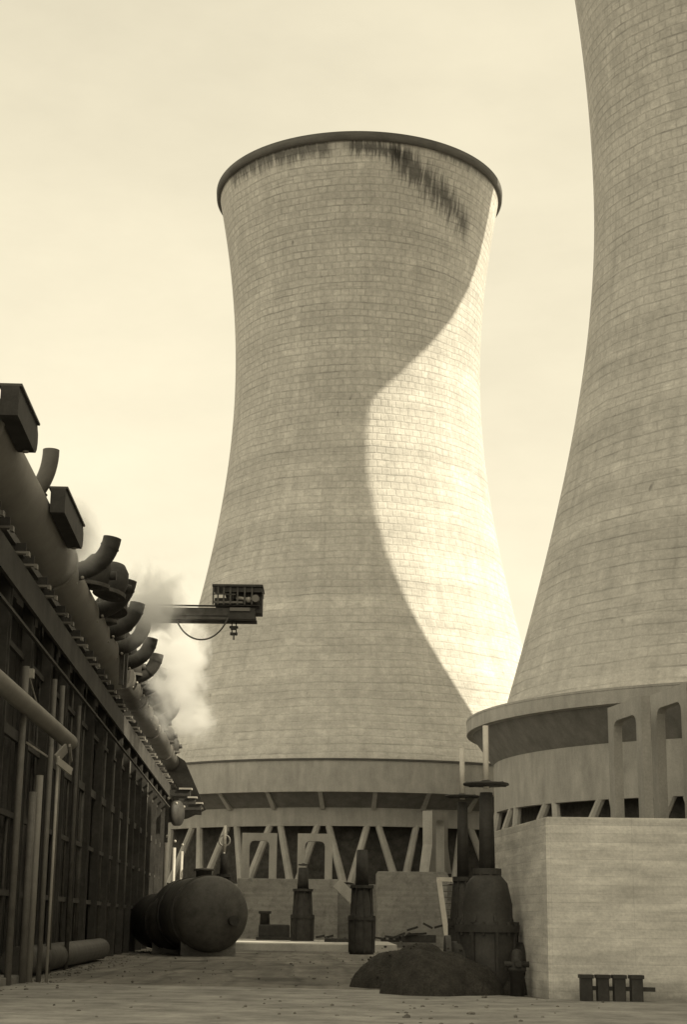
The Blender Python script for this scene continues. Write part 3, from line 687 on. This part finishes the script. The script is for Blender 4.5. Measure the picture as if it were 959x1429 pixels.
# ------------------------------------------------------------------ travelling hoist across the rack
YC = 69.5
cr_ = thing('travelling_hoist', tuple(at(330, 868, YC)), 'dark travelling hoist on a beam reaching out from the rack before the centre tower', 'hoist')
def pbox(bm, x0, y0, x1, y1, Ya, Yb, bev=.01):
    a = at(x0, y0, YC); b = at(x1, y1, YC); box(bm, a.x, b.x, Ya, Yb, b.z, a.z, bev=bev); return bm
bm = B(); 
for Yk in (69.1, 69.9):
    pbox(bm, 150, 846, 363, 849, Yk - .16, Yk + .16, 0); pbox(bm, 150, 862, 358, 868, Yk - .16, Yk + .16, 0); pbox(bm, 150, 849, 356, 862, Yk - .02, Yk + .02, 0)
obj('jib', bm, M_DARK, cr_)
bm = B(); pbox(bm, 326, 829, 366, 858, 69.2, 70.0, .03); pbox(bm, 300, 836, 330, 846, 69.2, 70.0, .02); pbox(bm, 318, 856, 357, 868, 68.85, 68.93, .01); obj('trolley', bm, M_BLACK, cr_)
bm = B(); pbox(bm, 298, 820, 368, 824, 68.7, 70.4, .01); pbox(bm, 314, 824, 367, 831, 68.8, 70.3, .01); obj('roof', bm, M_BLACK, cr_)
bm = B()
for px in (298.5, 305, 313, 322, 332, 342, 352): pbox(bm, px, 823, px + 1.5, 848, 68.75, 68.81, 0)
pbox(bm, 298, 833, 330, 834.5, 68.75, 68.81, 0)
obj('guard_rail', bm, M_DARK, cr_)
c = at(357, 837, 69.0); obj('winch_drum', tube(B(), [c, c + Vector((0, -.35, 0))], .16, 18), M_MID, cr_)
bm = B(); c = at(343, 835, 69.0); tube(bm, [at(330, 834, 68.95), at(350, 837, 68.95)], .075, 12); bmesh.ops.create_uvsphere(bm, u_segments=12, v_segments=8, radius=.13, matrix=Matrix.Translation(at(347, 837, 68.95)))
obj('motor', bm, M_LIGHT, cr_)
bm = B(); pbox(bm, 300, 843, 340, 846, 68.8, 68.85, 0); pbox(bm, 322, 852, 350, 857, 68.78, 68.84, 0); obj('side_plate', bm, M_MID, cr_)
bm = B()
for px in (323.5, 329.5): tube(bm, [at(px, 866, 69.3), at(px, 887, 69.3)], .025, 8)
pbox(bm, 320.5, 875, 332.5, 878, 69.22, 69.38, 0); pbox(bm, 321.5, 884, 331.5, 887.5, 69.22, 69.38, 0); pbox(bm, 325.7, 887, 327.3, 894, 69.26, 69.34, 0); pbox(bm, 322.5, 876, 330.5, 880, 69.2, 69.4, 0)
obj('hook_block', bm, M_BLACK, cr_)
pts = bez(at(247, 867, 68.8), at(262, 902, 68.8), at(302, 902, 68.8), at(318, 862, 68.8), 24)
obj('cable', tube(B(), pts, .035, 8), M_DARK, cr_)
for s_, x0 in (('near', -6.2),):
    bm = B(); 
    for yy in (68.9, 70.0): beam(bm, (at(175, 868, YC).x, yy, 11.4), (at(175, 868, YC).x, yy, at(175, 868, YC).z), .2, .2)
    obj('leg', bm, M_DARK, cr_)

# ------------------------------------------------------------------ tank by the rack
tp = at(296, 1290, 80); tk = thing('storage_tank', (tp.x, 80, 0), 'huge dark lying tank with a domed end in front of the rack', 'tank')
ax = Vector((-.28, 1, 0)).normalized(); c0 = Vector((tp.x, 79.2, 1.95)); c1 = c0 + ax * 7
bm = B(); tube(bm, [c0, c0.lerp(c1, .5), c1], 1.78, 48, cap=True); dome(bm, c0, 1.78, -ax, 48); dr = obj('drum', bm, M_DARK, tk)
for f in (.6, 4.6): obj('hoop', tube(B(), [c0 + ax * f, c0 + ax * (f + .15)], 1.83, 48, smooth=False), M_DARK, tk)
bm = B(); q = c0 + ax * 2.2 + Vector((0, 0, 1.7)); lathe(bm, [(0, 0), (.4, 0), (.4, .35), (.5, .36), (.5, .46), (0, .5)], tuple(q), 18); obj('dome_cap', bm, M_DARK, tk)
bm = B(); tube(bm, [c0 - ax * 1.0 + Vector((.9, 0, -.3)), c0 - ax * .3 + Vector((.9, 0, -.3))], .24, 18); obj('manhole', bm, M_BLACK, tk)
for f in (.5, 5.5):
    bm = B(); q = c0 + ax * f; box(bm, q.x - 1.3, q.x + 1.3, q.y - .2, q.y + .2, -.1, 1.0); obj('saddle', bm, M_BLK, tk)
tq = at(249, 1290, 86); tk2 = thing('storage_tank', (tq.x, 86, 0), 'smaller black lying tank between the huge tank and the rack', 'tank')
d0_ = Vector((tq.x, 84.5, 1.6)); d1_ = d0_ + ax * 6
bm = B(); tube(bm, [d0_, d0_.lerp(d1_, .5), d1_], 1.45, 40, cap=True); dome(bm, d0_, 1.45, -ax, 40); obj('drum', bm, M_BLACK, tk2)
obj('hoop', tube(B(), [d0_ + ax * .6, d0_ + ax * .75], 1.49, 40, smooth=False), M_BLACK, tk2)
bm = B(); box(bm, d0_.x - 1.2, d0_.x + 1.2, d0_.y + .4, d0_.y + .8, -.1, .8); obj('saddle', bm, M_BLK, tk2)
# low duct running along the foot of the rack
bm = B(); tube(bm, [L(-6.75, y, .45) for y in (46, 58, 70)], .42, 20)
tag(obj('ground_duct', bm, M_DARK, base=tuple(L(-6.75, 46, 0))), 'low dark duct lying along the foot of the rack', 'duct')
bm = B(); tube(bm, [at(312, 1172, 96) + Vector((0, .1, 0)), at(312, 1172, 96) - Vector((0, .1, 0))], .01, 6); bm.free()
c = at(313, 1173, 110)
bm = B(); lathe(bm, [(.36 + .06 * math.cos(u), .06 * math.sin(u)) for u in [i * math.pi / 4 for i in range(8)]], (0, 0, 0), 28, closed=True, mtx=Matrix.Translation(c) @ Matrix.Rotation(R(90), 4, 'X'))
hp = thing('ring_stand', (c.x, 110, 0), 'thin post with a pale ring at its top, before the left V columns', 'post')
obj('ring', bm, M_MID, hp); obj('post', tube(B(), [(c.x, 110, 0), (c.x, 110, c.z - .36)], .07, 8), M_MID, hp)

# ------------------------------------------------------------------ unseen hall added on the right, sized to cast the yard's shade
hx0, hx1, hy0, hy1, hz = 23.0, 46.0, -10.0, 62.0, 42.0
hall = thing('shade_hall', (hx0, 40, 0), 'tall unseen concrete hall added right of the yard to shade it', 'shade caster')
obj('wall', box(B(), hx0, hx1, hy0, hy1, -.2, hz), M_WALL, hall)
obj('roof', box(B(), hx0 - .4, hx1 + .4, hy0 - .4, hy1 + .4, hz + .003, hz + .6), M_RIM, hall)
obj('wing', box(B(), hx0, hx1, hy1 + .003, 86.0, -.2, 38.5), M_WALL, hall)  # unseen part kept lower so that sun reaches the steam
for k in range(7):
    yy = hy0 + 6 + k * 10
    for z0_, z1_ in ((4, 14), (20, 34)):
        f = obj('window', box(B(), hx0 - .12, hx0 + .05, yy - 2.4, yy + 2.4, z0_, z1_), M_GLASS, hall)
        bm = B()
        for q in (-2.4, -.8, .8, 2.4): box(bm, hx0 - .2, hx0 - .125, yy + q - .06, yy + q + .06, z0_, z1_)
        obj('frame', bm, M_MID, f)

# ------------------------------------------------------------------ steam
def steam_mat(name, dens, seed, sc_=.5, thr=(.45, .75)):
    s = NT(name); o = s.n('TexCoord').outputs['Object']
    ln = s.n('VectorMath', operation='LENGTH'); s.l(o, ln.inputs[0])
    fall = s.rng(ln.outputs['Value'], .1, 1.0, 1, 0)
    nz = s.n('TexNoise'); nz.noise_dimensions = '4D'; nz.inputs['W'].default_value = seed; nz.inputs['Scale'].default_value = sc_; nz.inputs['Detail'].default_value = 7; nz.inputs['Distortion'].default_value = 1.2
    g = s.n('NewGeometry'); s.l(g.outputs['Position'], nz.inputs['Vector'])
    k = s.rng(s.math('ADD', nz.outputs[0], s.math('MULTIPLY', fall, .30)), thr[0] + .16, thr[1] + .04, 0, 1)
    d = s.math('MULTIPLY', s.math('MULTIPLY', k, fall), dens)
    v = s.n('VolumePrincipled'); v.inputs['Color'].default_value = (1, 1, 1, 1); v.inputs['Anisotropy'].default_value = .2
    s.l(d, v.inputs['Density']); s.l(v.outputs[0], s.out.inputs['Volume']); return s.m
for i, (px, py, Y, sx, sy, sz, dn, lb) in enumerate((
        (208, 842, 66, 2.7, 3.4, 2.6, 1.7, 'steam hiding the root of the hoist beam'),
        (246, 930, 82, 2.5, 6.0, 4.2, 2.4, 'tall steam puff over the far exhaust pipes, against the centre tower'),
        (98, 752, 50, 1.3, 2.5, 1.7, 1.8, 'thin steam around the nearest exhaust pipes'),
        (265, 1000, 103, 2.4, 6.0, 2.2, 1.0, 'faint low steam drifting off the far end of the rack'))):
    bm = B(); bmesh.ops.create_icosphere(bm, subdivisions=3, radius=1.0)
    o = obj('steam', bm, steam_mat('steam', dn, i * 3.1 + 1, .7)); o.location = at(px, py, Y); o.scale = (sx, sy, sz)
    tag(o, lb, 'steam', None, 'stuff')
